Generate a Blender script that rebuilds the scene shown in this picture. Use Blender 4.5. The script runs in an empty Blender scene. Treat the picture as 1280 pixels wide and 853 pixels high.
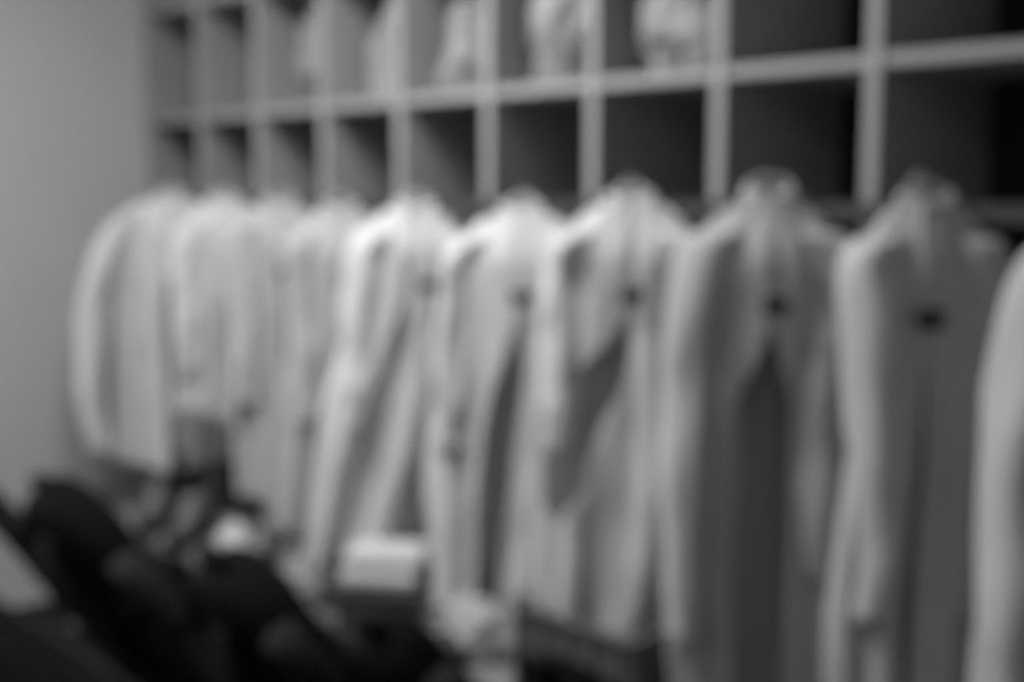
import bpy, bmesh, math, random
from mathutils import Vector, Matrix, noise

S = bpy.context.scene
COL = S.collection
PI = math.pi

# ------------------------------------------------------------------ camera
F_PX, PSI, PITCH, EYE = 1518.36, 0.758927, 0.123236, 1.55
FW = Vector((-math.cos(PSI)*math.cos(PITCH), math.sin(PSI)*math.cos(PITCH), -math.sin(PITCH)))
RT = Vector((math.sin(PSI), math.cos(PSI), 0))
UP = RT.cross(FW)
cam_data = bpy.data.cameras.new('camera')
cam = bpy.data.objects.new('camera', cam_data)
COL.objects.link(cam)
cam.matrix_world = Matrix(((RT.x, UP.x, -FW.x, 0), (RT.y, UP.y, -FW.y, 0), (RT.z, UP.z, -FW.z, EYE), (0, 0, 0, 1)))
cam_data.sensor_width = 36
cam_data.lens = F_PX/1280*36
cam_data.clip_start = 0.02
cam_data.dof.use_dof = True
cam_data.dof.focus_distance = 0.2
cam_data.dof.aperture_fstop = 9.6
S.camera = cam
EYEV = Vector((0, 0, EYE))

# ------------------------------------------------------------------ world, lights, exposure
world = bpy.data.worlds.new('world'); S.world = world
world.use_nodes = True
world.node_tree.nodes['Background'].inputs[0].default_value = (0.8, 0.8, 0.8, 1)
world.node_tree.nodes['Background'].inputs[1].default_value = 0.5

def area(name, loc, aim, sx, sy, watts):
    d = bpy.data.lights.new(name, 'AREA'); d.shape = 'RECTANGLE'; d.size = sx; d.size_y = sy; d.energy = watts
    o = bpy.data.objects.new(name, d); COL.objects.link(o)
    o.location = loc
    o.rotation_euler = (Vector(aim)-Vector(loc)).to_track_quat('-Z', 'Y').to_euler()
    return o
area('window_daylight', (-3.83, 0.05, 1.75), (0, 0.05, 1.55), 1.7, 1.3, 34)
area('ceiling_lamp_light', (-1.95, 0.85, 2.66), (-1.95, 0.95, 0), 0.3, 0.9, 38)
area('fill_light', (0.5, -0.9, 2.66), (0.2, 0.0, 0), 0.9, 0.3, 5)  # weak fill added from the camera side to lift the dark jacket fronts
S.view_settings.view_transform = 'Standard'
S.view_settings.look = 'None'
S.view_settings.gamma = 1
S.view_settings.exposure = 0.0
S.view_settings.use_curve_mapping = False
S.cycles.max_bounces = 6

# ------------------------------------------------------------------ materials
def mat(name, v, rough=0.8, var=0.08, scale=12, bump=0.0, bscale=200, metal=0.0, spec=0.3):
    m = bpy.data.materials.new(name); m.use_nodes = True
    nt = m.node_tree; b = nt.nodes['Principled BSDF']
    b.inputs['Roughness'].default_value = rough
    b.inputs['Metallic'].default_value = metal
    b.inputs['Specular IOR Level'].default_value = spec
    tc = nt.nodes.new('ShaderNodeTexCoord')
    n = nt.nodes.new('ShaderNodeTexNoise'); n.inputs['Scale'].default_value = scale; n.inputs['Detail'].default_value = 4
    nt.links.new(tc.outputs['Object'], n.inputs['Vector'])
    r = nt.nodes.new('ShaderNodeValToRGB')
    lo, hi = v*(1-var), min(1, v*(1+var))
    r.color_ramp.elements[0].position = 0.3; r.color_ramp.elements[0].color = (lo, lo, lo, 1)
    r.color_ramp.elements[1].position = 0.7; r.color_ramp.elements[1].color = (hi, hi, hi, 1)
    nt.links.new(n.outputs['Fac'], r.inputs['Fac']); nt.links.new(r.outputs['Color'], b.inputs['Base Color'])
    if bump:
        n2 = nt.nodes.new('ShaderNodeTexNoise'); n2.inputs['Scale'].default_value = bscale
        nt.links.new(tc.outputs['Object'], n2.inputs['Vector'])
        bp = nt.nodes.new('ShaderNodeBump'); bp.inputs['Strength'].default_value = bump; bp.inputs['Distance'].default_value = 0.002
        nt.links.new(n2.outputs['Fac'], bp.inputs['Height']); nt.links.new(bp.outputs['Normal'], b.inputs['Normal'])
    return m
M = dict(
    wall=mat('painted_plaster', 0.53, 0.9, 0.03, 3, 0.2, 60),
    ceil=mat('ceiling_paint', 0.7, 0.9, 0.02),
    floor=mat('floor_vinyl', 0.22, 0.5, 0.1, 5),
    locker=mat('painted_locker_board', 0.31, 0.55, 0.03, 6),
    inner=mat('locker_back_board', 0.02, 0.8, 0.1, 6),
    cotton=mat('white_cotton', 0.82, 0.9, 0.03, 8, 0.5, 400),
    cotton2=mat('off_white_cotton', 0.66, 0.9, 0.03, 8, 0.5, 400),
    grey=mat('grey_cotton', 0.44, 0.9, 0.04, 8, 0.5, 400),
    dark=mat('dark_cloth', 0.06, 0.85, 0.1, 20),
    black=mat('black_nylon', 0.006, 0.75, 0.2, 30, 0.5, 300, spec=0.04),
    web=mat('black_webbing', 0.01, 0.7, 0.1, 60, spec=0.06),
    clasp=mat('dark_clasp_plastic', 0.012, 0.5, 0.1, 60),
    metal=mat('brushed_metal', 0.45, 0.35, 0.05, 60, metal=1.0),
    bench=mat('grey_bench_laminate', 0.22, 0.5, 0.1, 9),
    card=mat('white_card', 0.75, 0.7, 0.02),
    dmetal=mat('dull_dark_metal', 0.10, 0.5, 0.05, 60, metal=1.0),
    crate=mat('grey_plastic', 0.10, 0.6, 0.03),
    sole=mat('white_rubber', 0.7, 0.6, 0.03),
    lamp=None, glass=None)
g = bpy.data.materials.new('window_glass'); g.use_nodes = True
gb = g.node_tree.nodes['Principled BSDF']; gb.inputs['Transmission Weight'].default_value = 1; gb.inputs['Roughness'].default_value = 0.02
gb.inputs['IOR'].default_value = 1.0
M['glass'] = g
for k_ in ('cotton', 'cotton2', 'grey'):
    nt = M[k_].node_tree; b_ = nt.nodes['Principled BSDF']; out = nt.nodes['Material Output']
    tr = nt.nodes.new('ShaderNodeBsdfTranslucent'); mx = nt.nodes.new('ShaderNodeMixShader'); mx.inputs[0].default_value = 0.40
    nt.links.new(nt.nodes['Color Ramp'].outputs[0], tr.inputs['Color'])
    nt.links.new(b_.outputs[0], mx.inputs[1]); nt.links.new(tr.outputs[0], mx.inputs[2]); nt.links.new(mx.outputs[0], out.inputs['Surface'])
g = bpy.data.materials.new('lamp_diffuser'); g.use_nodes = True
gb = g.node_tree.nodes['Principled BSDF']; gb.inputs['Emission Color'].default_value = (1, 1, 1, 1); gb.inputs['Emission Strength'].default_value = 2.5
M['lamp'] = g

# ------------------------------------------------------------------ helpers
def tag(o, label=None, cat=None, group=None, kind=None):
    if label: o['label'] = label
    if cat: o['category'] = cat
    if group: o['group'] = group
    if kind: o['kind'] = kind
    return o
def empty(name, loc, rot=(0, 0, 0)):
    o = bpy.data.objects.new(name, None); COL.objects.link(o); o.location = loc; o.rotation_euler = rot
    o.empty_display_size = 0.05
    return o
def link(name, me, m, parent=None, smooth=False):
    if smooth:
        for p in me.polygons: p.use_smooth = True
    if m and not me.materials: me.materials.append(m)
    o = bpy.data.objects.new(name, me); COL.objects.link(o)
    if parent: o.parent = parent
    return o
def bm_obj(name, bm, m, parent=None, smooth=False):
    me = bpy.data.meshes.new(name); bm.to_mesh(me); bm.free()
    return link(name, me, m, parent, smooth)
def add_box(bm, x0, x1, y0, y1, z0, z1, bev=0.0, seg=2):
    r = bmesh.ops.create_cube(bm, size=1)
    for v in r['verts']:
        v.co = Vector(((x0+x1)/2+v.co.x*(x1-x0), (y0+y1)/2+v.co.y*(y1-y0), (z0+z1)/2+v.co.z*(z1-z0)))
    if bev:
        es = list({e for v in r['verts'] for e in v.link_edges})
        bmesh.ops.bevel(bm, geom=es, offset=bev, segments=seg, affect='EDGES', profile=0.5)
def box(name, m, parent, x0, x1, y0, y1, z0, z1, bev=0.0, seg=2):
    bm = bmesh.new(); add_box(bm, x0, x1, y0, y1, z0, z1, bev, seg)
    return bm_obj(name, bm, m, parent)
def grid_mesh(name, pts, nu, nv, closed=False, caps=False):
    """pts[v][u]"""
    V = [p for row in pts for p in row]; Fc = []
    for j in range(nv-1):
        for i in range(nu if closed else nu-1):
            i2 = (i+1) % nu
            Fc.append((j*nu+i, j*nu+i2, (j+1)*nu+i2, (j+1)*nu+i))
    if caps:
        Fc.append(tuple(range(nu-1, -1, -1))); Fc.append(tuple((nv-1)*nu+i for i in range(nu)))
    me = bpy.data.meshes.new(name); me.from_pydata(V, [], Fc); me.update()
    return me
def solid(o, t):
    s = o.modifiers.new('thickness', 'SOLIDIFY'); s.thickness = t; s.offset = 0
    return o
def tube(name, m, parent, path, rad, n=10, flat=1.0, side=None):
    """swept tube; rad number or function of t; flat squashes it along its second axis"""
    P = [Vector(p) for p in path]; K = len(P); rows = []
    ref = Vector(side) if side else None
    for k in range(K):
        t = (P[min(k+1, K-1)]-P[max(k-1, 0)]).normalized()
        a = ref if ref else (Vector((0, 1, 0)) if abs(t.y) < 0.9 else Vector((1, 0, 0)))
        b = t.cross(a).normalized(); a2 = b.cross(t).normalized()
        r = rad(k/(K-1)) if callable(rad) else rad
        rows.append([P[k]+a2*math.cos(2*PI*i/n)*r+b*math.sin(2*PI*i/n)*r*flat for i in range(n)])
    return link(name, grid_mesh(name, rows, n, K, True, True), m, parent, True)
def spline(pts, n=24):
    P = [Vector(p) for p in pts]; P = [P[0]*2-P[1]]+P+[P[-1]*2-P[-2]]; out = []
    segs = len(P)-3
    for k in range(n+1):
        x = k/n*segs; i = min(int(x), segs-1); t = x-i
        a, b, c, d = P[i:i+4]
        out.append(0.5*((2*b)+(c-a)*t+(2*a-5*b+4*c-d)*t*t+(3*b-a-3*c+d)*t**3))
    return out
def ray(px, py):
    return FW*F_PX+RT*(px-640)-UP*(py-426.5)
def at_y(px, py, y):
    d = ray(px, py); return EYEV+d*(y/d.y)
def at_z(px, py, z):
    d = ray(px, py); return EYEV+d*((z-EYE)/d.z)
def smooth(a, b, x):
    t = min(1, max(0, (x-a)/(b-a))); return t*t*(3-2*t)

# ------------------------------------------------------------------ the room
XL, XR, YF, YB, ZC = -3.69, 2.6, -2.6, 2.36, 2.72
def struct(name, m, *a, parent=None):
    o = box(name, m, parent, *a); 
    if not parent: o['kind'] = 'structure'
    return o
struct('floor', M['floor'], XL-0.15, XR+0.1, YF-0.1, YB+0.1, -0.08, 0)
struct('ceiling', M['ceil'], XL-0.15, XR+0.1, YF-0.1, YB+0.1, ZC, ZC+0.08)
struct('wall_back', M['wall'], XL-0.15, XR+0.1, YB, YB+0.1, 0, ZC)
struct('wall_right', M['wall'], XR, XR+0.1, YF, YB, 0, ZC)
struct('wall_front', M['wall'], XL-0.15, XR+0.1, YF-0.1, YF, 0, ZC)
WY0, WY1, WZ0, WZ1 = -0.85, 0.95, 1.05, 2.45
bm = bmesh.new()
add_box(bm, XL-0.15, XL, YF, WY0, 0, ZC); add_box(bm, XL-0.15, XL, WY1, YB, 0, ZC)
add_box(bm, XL-0.15, XL, WY0, WY1, 0, WZ0); add_box(bm, XL-0.15, XL, WY0, WY1, WZ1, ZC)
o = bm_obj('wall_left', bm, M['wall']); o['kind'] = 'structure'
bm = bmesh.new()
for a in ((WY0, WY0+0.05, WZ0, WZ1), (WY1-0.05, WY1, WZ0, WZ1), (0.03, 0.07, WZ0, WZ1), (WY0, WY1, WZ0, WZ0+0.05), (WY0, WY1, WZ1-0.05, WZ1)):
    add_box(bm, XL-0.09, XL-0.04, *a)
o = bm_obj('window_1', bm, M['card']); o['kind'] = 'structure'
struct('baseboard_left', M['card'], XL, XL+0.015, YF, YB-0.5, 0, 0.1)
for lx, ly, lab in ((-1.95, 0.85, 'ceiling lamp above the backpacks and the bench'), (0.5, -0.9, 'unseen ceiling lamp added for the fill light, behind the viewer')):  # second fixture is made up, only to go with the fill light
    lamp = empty('ceiling_lamp', (lx, ly, ZC)); tag(lamp, lab, 'lamp')
    box('lamp_housing', M['metal'], lamp, -0.18, 0.18, -0.48, 0.48, -0.03, 0)
    box('diffuser', M['lamp'], lamp, -0.15, 0.15, -0.45, 0.45, -0.04, -0.0301)

# ------------------------------------------------------------------ the cubby unit
Y0, PW, XN = 1.865, 0.320061, -3.329463
SH, TOPS, DT, DEP = EYE+0.206, EYE+0.206+0.340, 0.028, 0.42
unit = empty('cubby_unit', (XN-PW, Y0, 0))
tag(unit, 'pale painted cubby unit with tall open bays and a row of pigeonholes above', 'shelving')
N = 12
for n in range(N):
    box('divider', M['locker'], unit, n*PW-DT/2, n*PW+DT/2, 0, DEP, 0.0, 2.62, 0.003)
    if n == N-1: break
    a, b = n*PW+DT/2+0.0005, (n+1)*PW-DT/2-0.0005
    box('shelf', M['locker'], unit, a, b, 0.004, DEP-0.012, SH, SH+0.022, 0.002)
    box('shelf', M['locker'], unit, a, b, 0.004, DEP-0.012, TOPS, TOPS+0.03, 0.002)
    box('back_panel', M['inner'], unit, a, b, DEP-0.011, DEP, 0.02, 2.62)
    box('plinth', M['locker'], unit, a, b, 0.03, 0.05, 0, 0.1)
box('hook_rail', M['dark'], unit, -DT/2, (N-1)*PW+DT/2, -0.016, -0.0005, EYE-0.05, EYE-0.02)
box('top_panel', M['locker'], unit, -DT/2, (N-1)*PW+DT/2, 0, DEP, 2.6205, 2.645)

# ------------------------------------------------------------------ jackets
def make_jacket(i, label, px, py, yaw, L=0.86, hw=0.165, gap=0.16, gshift=0.0, skew=0.0, lean=0.0, m='cotton', fold=1.0,
                sleeve=(0.60, 0.60), splay=(0.03, 0.03), belly=0.0, y=1.715, vb=0.200, clasp=True, swing=(0, 0), fc=0.15, cz=0.0, fs=0.0, close=0.0):
    rnd = random.Random(100+i)
    p = at_y(px, py+10, y)
    J = empty('jacket', p, (0, lean, yaw)); tag(J, label, 'jacket', 'jackets hanging in a row in front of the cubbies')
    nu, nv = 110, 64
    ph = [rnd.uniform(0, 2*PI) for _ in range(8)]
    def sect(z):          # half width, half depth at drop z (positive down)
        w = 0.042+(hw-0.042)*math.sin(PI/2*min(1, z/0.115))**0.60+0.012*smooth(0.15, L, z)+belly*math.sin(PI*smooth(0.2, L, z))
        d = 0.022+0.042*smooth(0, 0.13, z)+0.006*smooth(0.2, L, z)
        return w, d
    rows = []
    for j in range(nv):
        v = j/(nv-1); z = L*v
        w, d = sect(z); row = []
        g = gap*smooth(vb-0.01, vb+0.20, z)*(1-0.25*smooth(0.5, 1, v))-0.05*(1-smooth(vb-0.03, vb, z))
        if close: g *= 1-smooth(close-0.10, close+0.02, v)
        gl, gr = g*(1+gshift), g*(1-gshift)
        A = fold*(0.003+0.017*smooth(0.06, 0.7, z))
        for k in range(nu):
            s = k/(nu-1)
            phi = fc*smooth(0.02, vb, z)+fs*smooth(vb, vb+0.3, z)+gl+(2*PI-gl-gr)*s
            f = 0.5*math.sin(5*phi+ph[0]+2.0*v*skew)+0.45*math.sin(8*phi+ph[1]-1.5*v)+0.35*math.sin(13*phi+ph[2]+2*v)
            f += 0.6*noise.noise(Vector((math.cos(phi)*2.2+i*7, math.sin(phi)*2.2, z*3.0)))
            f2 = noise.noise(Vector((math.cos(phi)*5+i*3, math.sin(phi)*5, z*9)))
            r = 1+(0.02*(1-s))
            ww = w+A*f*0.8; dd = d+A*f*1.1+0.006*f2
            x = -ww*math.sin(phi)*r; yy = -dd*math.cos(phi)*r
            front = 0.5+0.5*math.cos(phi)
            zz = -z-0.014*front*math.exp(-z/0.06)+0.012*math.sin(3*phi+ph[3])*v
            zz -= 0.02*abs(math.sin(phi))*math.exp(-z/0.1)
            x += skew*0.10*v*v*(0.4+0.6*front) + 0.012*math.sin(4*v+ph[4])*v
            row.append((x, yy, zz))
        rows.append(row)
    b = link('jacket_body', grid_mesh('jacket_body', rows, nu, nv), M[m], J, True); solid(b, 0.003)
    # sleeves
    for q, sd in enumerate((-1, 1)):
        sl = sleeve[q]; out = splay[q]; sw = swing[q]
        path = spline([(sd*(hw*0.42), 0.0, -0.062), (sd*(hw*0.84), -0.0, -0.105), (sd*(hw+out*0.9), -0.008+sw*0.3, -0.14-sl*0.30),
                       (sd*(hw+out*1.1), -0.03+sw*0.7, -0.14-sl*0.72), (sd*(hw+out*0.7), -0.03+sw, -0.14-sl)], 34)
        K = len(path); n = 26; rr = []
        for k, c in enumerate(path):
            t = k/(K-1)
            ra = 0.030+0.034*smooth(0, 0.22, t)-0.016*smooth(0.22, 1, t)
            rowp = []
            for u in range(n):
                a = 2*PI*u/n
                f = noise.noise(Vector((math.cos(a)*1.6+i*5+q*9, math.sin(a)*1.6, t*7)))
                f2 = math.sin(3*a+ph[5]+5*t)*0.4+math.sin(5*a+ph[6]-4*t)*0.3
                r_ = ra*(1+0.28*f*fold+0.10*f2*fold)
                rowp.append((c.x+r_*0.72*math.cos(a), c.y+r_*1.0*math.sin(a), c.z+0.012*math.sin(a+ph[7])*t))
            rr.append(rowp)
        so = link('sleeve', grid_mesh('sleeve', rr, n, K, True), M[m], J, True); solid(so, 0.003)
    # stand collar, dropping to the front
    rr = []
    n = 40
    for j in range(5):
        t = j/4; row = []
        for k in range(n):
            phi = 0.25+(2*PI-0.5)*k/(n-1); fr = 0.5+0.5*math.cos(phi)
            r_ = 1.0+0.16*math.sin(PI*t)
            row.append((-(0.034+0.009*t)*math.sin(phi)*r_, -(0.010+0.012*t)*math.cos(phi)*r_, -0.016*fr-0.012+(0.018+cz)*(1-t)*(1-0.3*fr)))
        rr.append(row)
    c = link('collar', grid_mesh('collar', rr, n, 5), M[m], J, True); solid(c, 0.004)
    lp = spline([(-0.02, 0.020, 0.0), (-0.012, 0.022, 0.014), (0.012, 0.022, 0.014), (0.02, 0.020, 0.0)], 8)
    tube('hanging_loop', M[m], J, lp, 0.0025, 6)
    hp = J.location + Matrix.Rotation(yaw, 3, 'Z') @ Vector((0, 0.022, 0.010)); q_ = hp-unit.location
    tube('hook', M['metal'], unit, spline([(q_.x+0.01, -0.01, q_.z-0.03), (q_.x+0.005, (q_.y-0.01)*0.5, q_.z-0.02), (q_.x, q_.y, q_.z), (q_.x, q_.y-0.012, q_.z+0.015)], 10), 0.004, 6)
    # clasp at the closure
    if not clasp: return J
    w, d = sect(vb)
    bm = bmesh.new(); add_box(bm, -0.021, 0.021, -0.006, 0.006, -0.014, 0.014, 0.006, 3)
    for a_ in (-0.009, 0.009): add_box(bm, a_-0.003, a_+0.003, -0.0085, -0.004, -0.008, 0.008, 0.001, 1)
    cl = bm_obj('clasp', bm, M['clasp'], J, False); cl.location = (-math.sin(fc)*(w+0.012), -math.cos(fc)*(d+0.022), -vb+0.012); cl.rotation_euler = (0, 0, -math.atan2(math.sin(fc)/w*d, math.cos(fc))); cl['label'] = 'small dark clasp'
    return J
JK = [
 dict(label='white jacket hanging first on the left, beside the bare grey wall', px=212, py=228, yaw=0.95, L=0.80, hw=0.16, gap=0.14, fc=0.0, splay=(0.07, 0.03), sleeve=(0.62, 0.55), swing=(-0.02, -0.06), clasp=False),
 dict(label='white jacket second from the left, its short sleeve bright against its neighbour', px=280, py=232, yaw=1.05, L=0.60, gap=0.06, hw=0.105, skew=-0.4, sleeve=(0.34, 0.5), splay=(0.0, 0.0), clasp=False),
 dict(label='off-white jacket third from the left, leftmost with a clearly dark clasp', px=349, py=234, yaw=0.95, L=0.79, gap=0.04, hw=0.105, m='cotton2', splay=(-0.02, -0.02), sleeve=(0.4, 0.4), fc=-0.15),
 dict(label='off-white jacket fourth from the left, with straight soft folds', px=424, py=240, yaw=0.95, L=0.80, gap=0.05, hw=0.105, m='cotton2', splay=(-0.02, -0.02), skew=-0.5, sleeve=(0.38, 0.4), fc=-0.15),
 dict(label='white jacket fifth from the left, its folds running down to the left', px=520, py=238, yaw=0.95, L=0.83, gap=0.08, hw=0.115, skew=-1.1, fs=0.5, belly=0.03, lean=0.06, sleeve=(0.36, 0.4), splay=(-0.01, -0.02), fc=-0.25),
 dict(label='bright white jacket sixth from the left, hanging above the pale crumpled cloth', px=652, py=242, yaw=0.55, L=0.86, gap=0.20, hw=0.135, skew=-0.5, fs=0.2, belly=0.03, m='cotton', splay=(0.0, -0.02), sleeve=(0.36, 0.4), fc=-0.15),
 dict(label='white jacket seventh from the left, widely open above its closed hem', px=788, py=228, yaw=0.62, L=0.84, gap=0.42, hw=0.125, skew=-0.5, fs=0.85, belly=0.03, sleeve=(0.34, 0.4), splay=(0.0, 0.0), fc=-0.1, close=0.76),
 dict(label='white jacket eighth from the left, with a broad shaded opening down its front', px=962, py=226, yaw=0.70, L=0.93, gap=0.42, gshift=0.0, hw=0.12, belly=0.015, m='cotton2', splay=(0.01, -0.03), sleeve=(0.62, 0.5), fc=-0.05, fs=0.1, cz=0.015),
 dict(label='long greyish jacket ninth from the left, standing apart near the right edge', px=1160, py=226, yaw=0.92, L=1.02, gap=0.07, hw=0.095, belly=0.02, m='cotton2', splay=(-0.02, -0.045), fold=0.7, sleeve=(0.5, 0.5), fc=0.25),
 dict(label='jacket cut off by the right edge of the picture', px=1425, py=226, yaw=0.95, L=0.95, gap=0.2, hw=0.115, m='cotton2', splay=(0.03, 0.0), skew=-0.6, belly=0.02, lean=0.04),
]
for i, k in enumerate(JK): make_jacket(i, **k)

# ------------------------------------------------------------------ wall bench under the jackets, with things on it
BZ = 0.60
bench = empty('wall_bench', (-2.0, 1.62, 0))
tag(bench, 'long grey slatted bench running below the hanging jackets', 'bench')
for k in range(4): box('slat', M['bench'], bench, -1.66, 1.9, -0.10+k*0.08, -0.025+k*0.08, BZ-0.03, BZ, 0.004)
for x in (-1.5, -0.3, 0.8, 1.8):
    for yy in (-0.07, 0.18): box('leg', M['metal'], bench, x-0.015, x+0.015, yy-0.015, yy+0.015, 0, BZ-0.0305)

def shoe(name, label, loc, rz, m, group):
    t = empty(name, loc, (0, 0, rz)); tag(t, label, 'shoe', group)
    rows = []; n = 20; K = 18
    for k in range(K):
        u = k/(K-1); y = 0.13-0.27*u
        w = 0.030+0.012*math.sin(PI*min(1, u*1.1))+0.006*smooth(0.5, 0.8, u); w *= math.sin(PI*min(1, (1-u)*6+0.02)/2) if u > 0.83 else 1
        w *= math.sin(PI/2*min(1, u*8+0.25))
        h = 0.10-0.055*smooth(0.25, 0.7, u)-0.02*smooth(0.8, 1, u)
        row = []
        for i in range(n):
            a = 2*PI*i/n
            row.append((w*math.cos(a), y, 0.02+h*0.5*(1+math.sin(a))*(0.9)))
        rows.append(row)
    link('upper', grid_mesh('upper', rows, n, K, True, True), m, t, True)
    rows = []
    for z, s in ((0.0, 0.95), (0.004, 1.05), (0.02, 1.07), (0.026, 1.0)):
        rows.append([(0.042*s*math.cos(2*PI*i/28)*(1+0.15*math.sin(2*PI*i/28)*-1), -0.005+0.145*s*math.sin(2*PI*i/28), z) for i in range(28)])
    link('sole', grid_mesh('sole', rows, 28, 4, True, True), M['sole'] if m is not M['dark'] else M['black'], t, True)
    for q in range(4):
        yy = 0.02-0.025*q; z = 0.118-0.016*q
        tube('lace', M['card'] if m is M['dark'] else M['dark'], t, [(-0.02, yy, z-0.012), (0, yy-0.004, z-0.002), (0.02, yy, z-0.012)], 0.003, 6)
    return t
def towel_stack(name, label, loc, rz, w, d, n, m, cat='towel'):
    t = empty(name, loc, (0, 0, rz)); tag(t, label, cat)
    z = 0
    for k in range(n):
        h = 0.042; rows = []
        rnd = random.Random(k+int(loc[0]*100))
        ox, oy = rnd.uniform(-.008, .008), rnd.uniform(-.008, .008)
        nn = 28
        for j in range(17):
            s = j/16; x = -w/2+w*s; e = 1-0.25*(abs(2*s-1)**8)
            row = []
            for i in range(nn):
                a = 2*PI*i/nn; ca, sa = math.cos(a), math.sin(a)
                ca = math.copysign(abs(ca)**0.35, ca); sa = math.copysign(abs(sa)**0.6, sa)
                row.append((x+ox, oy+d/2*ca*(0.98+0.02*math.sin(j)), z+h/2+h/2*0.98*sa*e+0.003*noise.noise(Vector((x*20, ca*4, k)))))
            rows.append(row)
        link('folded_layer', grid_mesh('folded_layer', rows, nn, 17, True, True), m, t, True)
        z += h
    return t
def bundle(name, label, loc, size, m, seed, group=None, cat='cloth', rough=0.28):
    bm = bmesh.new(); bmesh.ops.create_icosphere(bm, subdivisions=5, radius=1)
    sx, sy, sz = size
    for v in bm.verts:
        c = v.co.copy(); q = Vector((c.x+seed*9, c.y, c.z))
        f = 1+rough*0.9*noise.noise(q*1.1)-rough*0.2
        for k_, fr in enumerate((1.4, 2.6)):      # soft rounded folds: ridges of a warped sheet
            wv = q*fr+Vector((noise.noise(q*1.3), noise.noise(q*1.3+Vector((5, 0, 0))), 0))*0.9
            f += rough*(0.34, 0.16)[k_]*math.sin(4.2*noise.noise(wv)+wv.x*1.5)
        c = c*f
        z = c.z*sz
        v.co = Vector((c.x*sx, c.y*sy, sz*0.6+max(z, -sz*0.6)))
    o = bm_obj(name, bm, m, None, True); o.location = loc
    return tag(o, label, cat, group)

# ------------------------------------------------------------------ black packs on a low bench in front
SEAT = 0.45
def backpack(label, px, py, z, w=0.24, d=0.16, lean=0.5, roll=-0.12, seed=0, loop=1.0):
    # the crown is seen at (px, py), at height z; the pack reclines towards the viewer against the bench back
    top = at_z(px, py, z); h = (z-SEAT)/math.cos(lean)
    R = Matrix.Rotation(lean, 3, 'X') @ Matrix.Rotation(roll, 3, 'Y')
    base = top-R @ Vector((0, 0, h))
    t = empty('backpack', base, R.to_euler()); tag(t, label, 'bag', 'black backpacks propped in a row')
    nu, nv = 40, 30; rows = []
    for j in range(nv):
        v = j/(nv-1); z_ = h*v
        s = (max(0, 1-((v-0.68)/0.32)**2.4)**0.5 if v > 0.68 else 1)*(0.88+0.12*math.sin(PI/2*min(1, v/0.15)))
        s = max(s, 0.06)
        row = []
        for i in range(nu):
            a = 2*PI*i/nu; ca, sa = math.cos(a), math.sin(a); e = 0.62
            x = math.copysign(abs(ca)**e, ca)*w/2*s*(1.25-0.25*v); y = math.copysign(abs(sa)**e, sa)*d/2*(0.5+0.5*s)*(1.1-0.25*v)
            f = 0.012*noise.noise(Vector((x*9+seed*3, y*9, z_*9)))
            row.append((x+f, y+f, z_))
        rows.append(row)
    link('main_compartment', grid_mesh('main_compartment', rows, nu, nv, True, True), M['black'], t, True)
    bm = bmesh.new(); add_box(bm, -w*0.38, w*0.38, d*0.5-0.03, d*0.5+0.05, 0.05, h*0.52, 0.03, 4)
    pk = bm_obj('front_pocket', bm, M['black'], t, True)
    tube('zip', M['dmetal'], pk, spline([(-w*0.33, d*0.5+0.035, h*0.44), (-w*0.2, d*0.5+0.046, h*0.5), (w*0.2, d*0.5+0.046, h*0.5), (w*0.33, d*0.5+0.035, h*0.44)], 16), 0.003, 6)
    tube('grab_handle', M['web'], t, spline([(-w*0.16, 0, h*0.97), (-w*0.12, 0, h*1.03), (w*0.12, 0, h*1.03), (w*0.16, 0, h*0.97)], 12), 0.012, 8, 0.4, (0, 1, 0))
    # one shoulder strap stands up in a loop beside the pack, the other lies on its back
    lp = tube('shoulder_strap', M['web'], t, spline([(-w*0.28, -d*0.45, h*0.82), (-w*0.55*loop, -d*0.5, h*1.02), (-w*0.95*loop, -d*0.4, h*1.0), (-w*0.95*loop, -d*0.3, h*0.72), (-w*0.62, -d*0.3, h*0.35), (-w*0.5, 0, h*0.12)], 28), 0.030, 10, 0.45, (0, 1, 0))
    lp['label'] = 'shoulder strap standing out in a loop'
    tube('shoulder_strap', M['web'], t, spline([(w*0.16, -d*0.44, h*0.86), (w*0.25, -d*0.66, h*0.72), (w*0.30, -d*0.70, h*0.45), (w*0.42, -d*0.42, h*0.12)], 18), 0.028, 10, 0.3, (1, 0, 0))
    box('strap_buckle', M['dmetal'], t, w*0.28-0.02, w*0.28+0.02, -d*0.70-0.022, -d*0.70-0.008, h*0.50, h*0.56, 0.003)
    box('strap_buckle', M['dmetal'], t, -w*0.66-0.02, -w*0.66+0.02, -d*0.3-0.03, -d*0.3-0.014, h*0.40, h*0.47, 0.003)
    for sd in (-1, 1):
        tube('side_strap', M['web'], t, spline([(sd*(w*0.5+0.012), -d*0.35, h*0.5), (sd*(w*0.5+0.022), 0, h*0.52), (sd*(w*0.5+0.012), d*0.35, h*0.5)], 8), 0.012, 8, 0.3, (0, 0, 1))
    return t
for i, (lab, px, py, z, w, lp_) in enumerate((
    ('black backpack propped at the far left, in front of the grey wall', 55, 606, 0.95, 0.27, 1.0),
    ('black backpack second from the left, bright crumpled cloth behind its crown', 268, 700, 0.95, 0.25, 1.0),
    ('black backpack third from the left, in front of the white folded towels', 465, 785, 0.95, 0.16, 1.0),
    ('black backpack at the lower middle, rightmost of the propped packs', 672, 838, 0.945, 0.18, 0.75))):
    backpack(lab, px, py, z, w=w, seed=i, loop=lp_)

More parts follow.
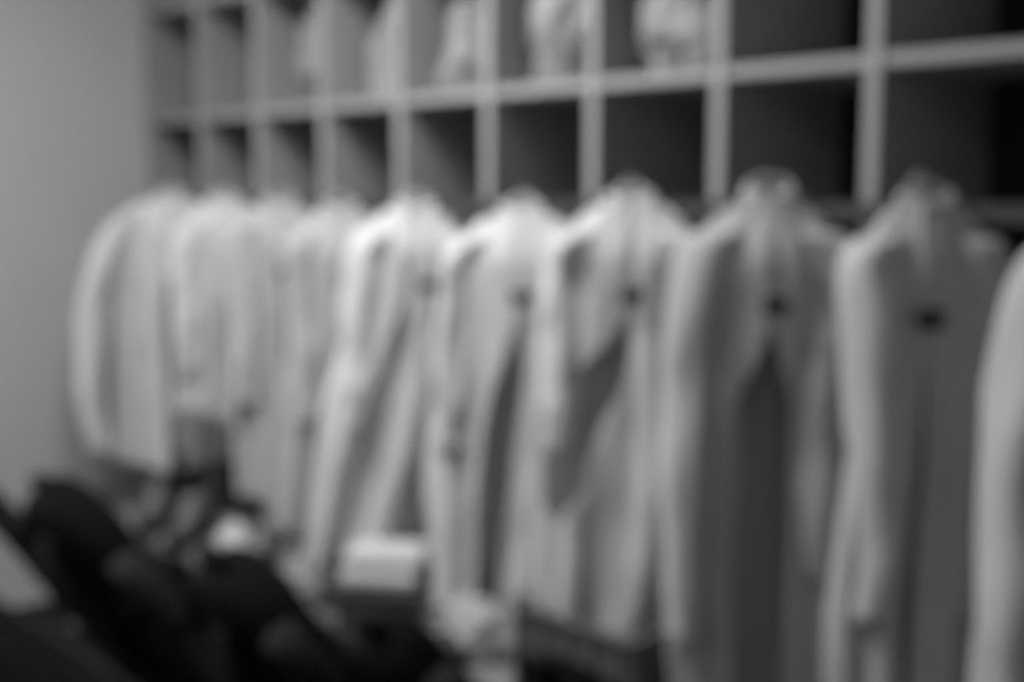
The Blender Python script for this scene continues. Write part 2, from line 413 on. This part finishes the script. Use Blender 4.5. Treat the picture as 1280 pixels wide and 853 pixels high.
# ------------------------------------------------------------------ things on the wall bench
def on_bench(px, y):
    '''point of the bench top at depth y behind the picture column px'''
    p = at_y(px, 700, y); q = at_y(px, 740, y)
    t = (BZ-p.z)/(q.z-p.z); r = p+(q-p)*t
    return (r.x, y, BZ)
SG = 'shoes on the wall bench'
shoe('shoe', 'dark shoe on the bench below the first jacket, nearest the left wall', on_bench(196, 1.60), 0.9, M['dark'], SG)
shoe('shoe', 'dark shoe on the bench left of the bright crumpled cloth', on_bench(240, 1.60), 0.7, M['dark'], SG)
bundle('crumpled_cloth', 'small bright crumpled cloth on the bench behind the second backpack', on_bench(294, 1.60), (0.06, 0.05, 0.055), M['cotton'], 5)
shoe('shoe', 'dark shoe on the bench below the third jacket, heel to the cubbies', on_bench(335, 1.62), 0.6, M['dark'], SG)
shoe('shoe', 'dark shoe on the bench just left of the pale drawstring bag', on_bench(368, 1.58), 0.8, M['dark'], SG)
bundle('drawstring_bag', 'pale grey limp bag on the bench between the second and third backpacks', on_bench(400, 1.58), (0.10, 0.07, 0.055), M['grey'], 8, None, 'bag')
bp = on_bench(488, 1.585)
sb = empty('shoe_box', bp, (0, 0, 0.6)); tag(sb, 'dark box on the bench under the white folded towels', 'box')
box('base', M['dark'], sb, -0.10, 0.10, -0.075, 0.075, 0, 0.075, 0.002)
box('lid', M['dark'], sb, -0.104, 0.104, -0.079, 0.079, 0.0755, 0.095, 0.002)
towel_stack('towel_stack', 'white folded towels stacked on a dark box left of the sixth jacket', (bp[0], bp[1], BZ+0.096), 0.6, 0.165, 0.13, 2, M['cotton'])
shoe('shoe', 'dark shoe on the bench right of the white folded towels', on_bench(556, 1.58), 0.9, M['dark'], SG)
bundle('crumpled_cloth', 'pale crumpled cloth on the bench under the sixth jacket', on_bench(596, 1.61), (0.085, 0.07, 0.075), M['cotton2'], 11)
bundle('crumpled_cloth', 'bright crumpled cloth at the lower edge, in front of the grey crate', on_bench(740, 1.60), (0.07, 0.05, 0.04), M['cotton'], 14)
cr = empty('crate', on_bench(770, 1.68), (0, 0, 0)); tag(cr, 'grey plastic crate on the bench under the seventh jacket', 'crate')
box('base', M['crate'], cr, -0.15, 0.15, -0.13, 0.13, 0, 0.008)
for a in ((-0.15, 0.15, -0.13, -0.122), (-0.15, 0.15, 0.122, 0.13), (-0.15, -0.142, -0.1219, 0.1219), (0.142, 0.15, -0.1219, 0.1219)):
    box('side', M['crate'], cr, *a, 0.0081, 0.16)
bm = bmesh.new()
for a in ((-0.16, 0.16, -0.14, -0.122), (-0.16, 0.16, 0.122, 0.14), (-0.16, -0.142, -0.12, 0.12), (0.142, 0.16, -0.12, 0.12)): add_box(bm, *a, 0.1605, 0.172, 0.002)
bm_obj('rim', bm, M['crate'], cr)
for q in range(5): box('rib', M['crate'], cr, -0.12+q*0.06-0.004, -0.12+q*0.06+0.004, -0.136, -0.1301, 0.01, 0.16)

# ------------------------------------------------------------------ the low bench under the packs
fb = empty('reclined_bench', (-1.9, 1.15, 0)); tag(fb, 'low black bench with a reclined slatted back, carrying the backpacks', 'bench')
for k in range(3): box('slat', M['web'], fb, -1.3, 1.5, -0.10+k*0.118, 0.01+k*0.118, SEAT-0.035, SEAT-0.008, 0.004)
for x in (-1.2, 0, 1.2):
    for yy in (-0.07, 0.21): box('leg', M['web'], fb, x-0.015, x+0.015, yy-0.015, yy+0.015, 0, SEAT-0.0355)
box('front_panel', M['web'], fb, -1.3, 1.5, -0.10, -0.085, 0.02, SEAT-0.036)
for k in range(3):
    t_ = 0.05+0.085*k
    sl = box('back_slat', M['web'], fb, -1.3, 1.5, -0.012, 0.0, 0, 0.06, 0.004)
    sl.rotation_euler = (0.5, 0, 0); sl.location = (0, -0.085-t_*math.sin(0.5), SEAT-0.01+t_*math.cos(0.5))
for x in (-1.2, 0, 1.2):
    u = box('back_post', M['web'], fb, x-0.015, x+0.015, -0.034, -0.0125, -0.03, 0.30, 0.003)
    u.rotation_euler = (0.5, 0, 0); u.location = (0, -0.085, SEAT-0.01)
# ------------------------------------------------------------------ things in the pigeonholes
def cell(n, dx=0, dy=0.12): return (XN+(n-0.5)*PW+dx, Y0+dy, SH+0.0225)
PG = 'crumpled cloths in the pigeonholes'
for n, dx, dy, sz, mm, sd, lab in (
    (2, 0.06, 0.09, (0.075, 0.08, 0.15), 'grey', 3, 'pale crumpled cloth in the pigeonhole above the third jacket'),
    (3, 0.06, 0.09, (0.075, 0.08, 0.15), 'grey', 4, 'pale crumpled cloth in the pigeonhole above the fourth jacket'),
    (4, 0.04, 0.10, (0.10, 0.09, 0.17), 'grey', 6, 'pale crumpled cloth filling the pigeonhole above the fifth jacket'),
    (5, 0.02, 0.11, (0.115, 0.10, 0.17), 'grey', 9, 'pale crumpled cloth filling the pigeonhole above the sixth jacket'),
    (6, 0.0, 0.12, (0.12, 0.10, 0.17), 'grey', 10, 'pale crumpled cloth filling the pigeonhole above the seventh jacket')):
    bundle('crumpled_cloth', lab, cell(n, dx, dy), sz, M[mm], sd, PG, rough=0.5)
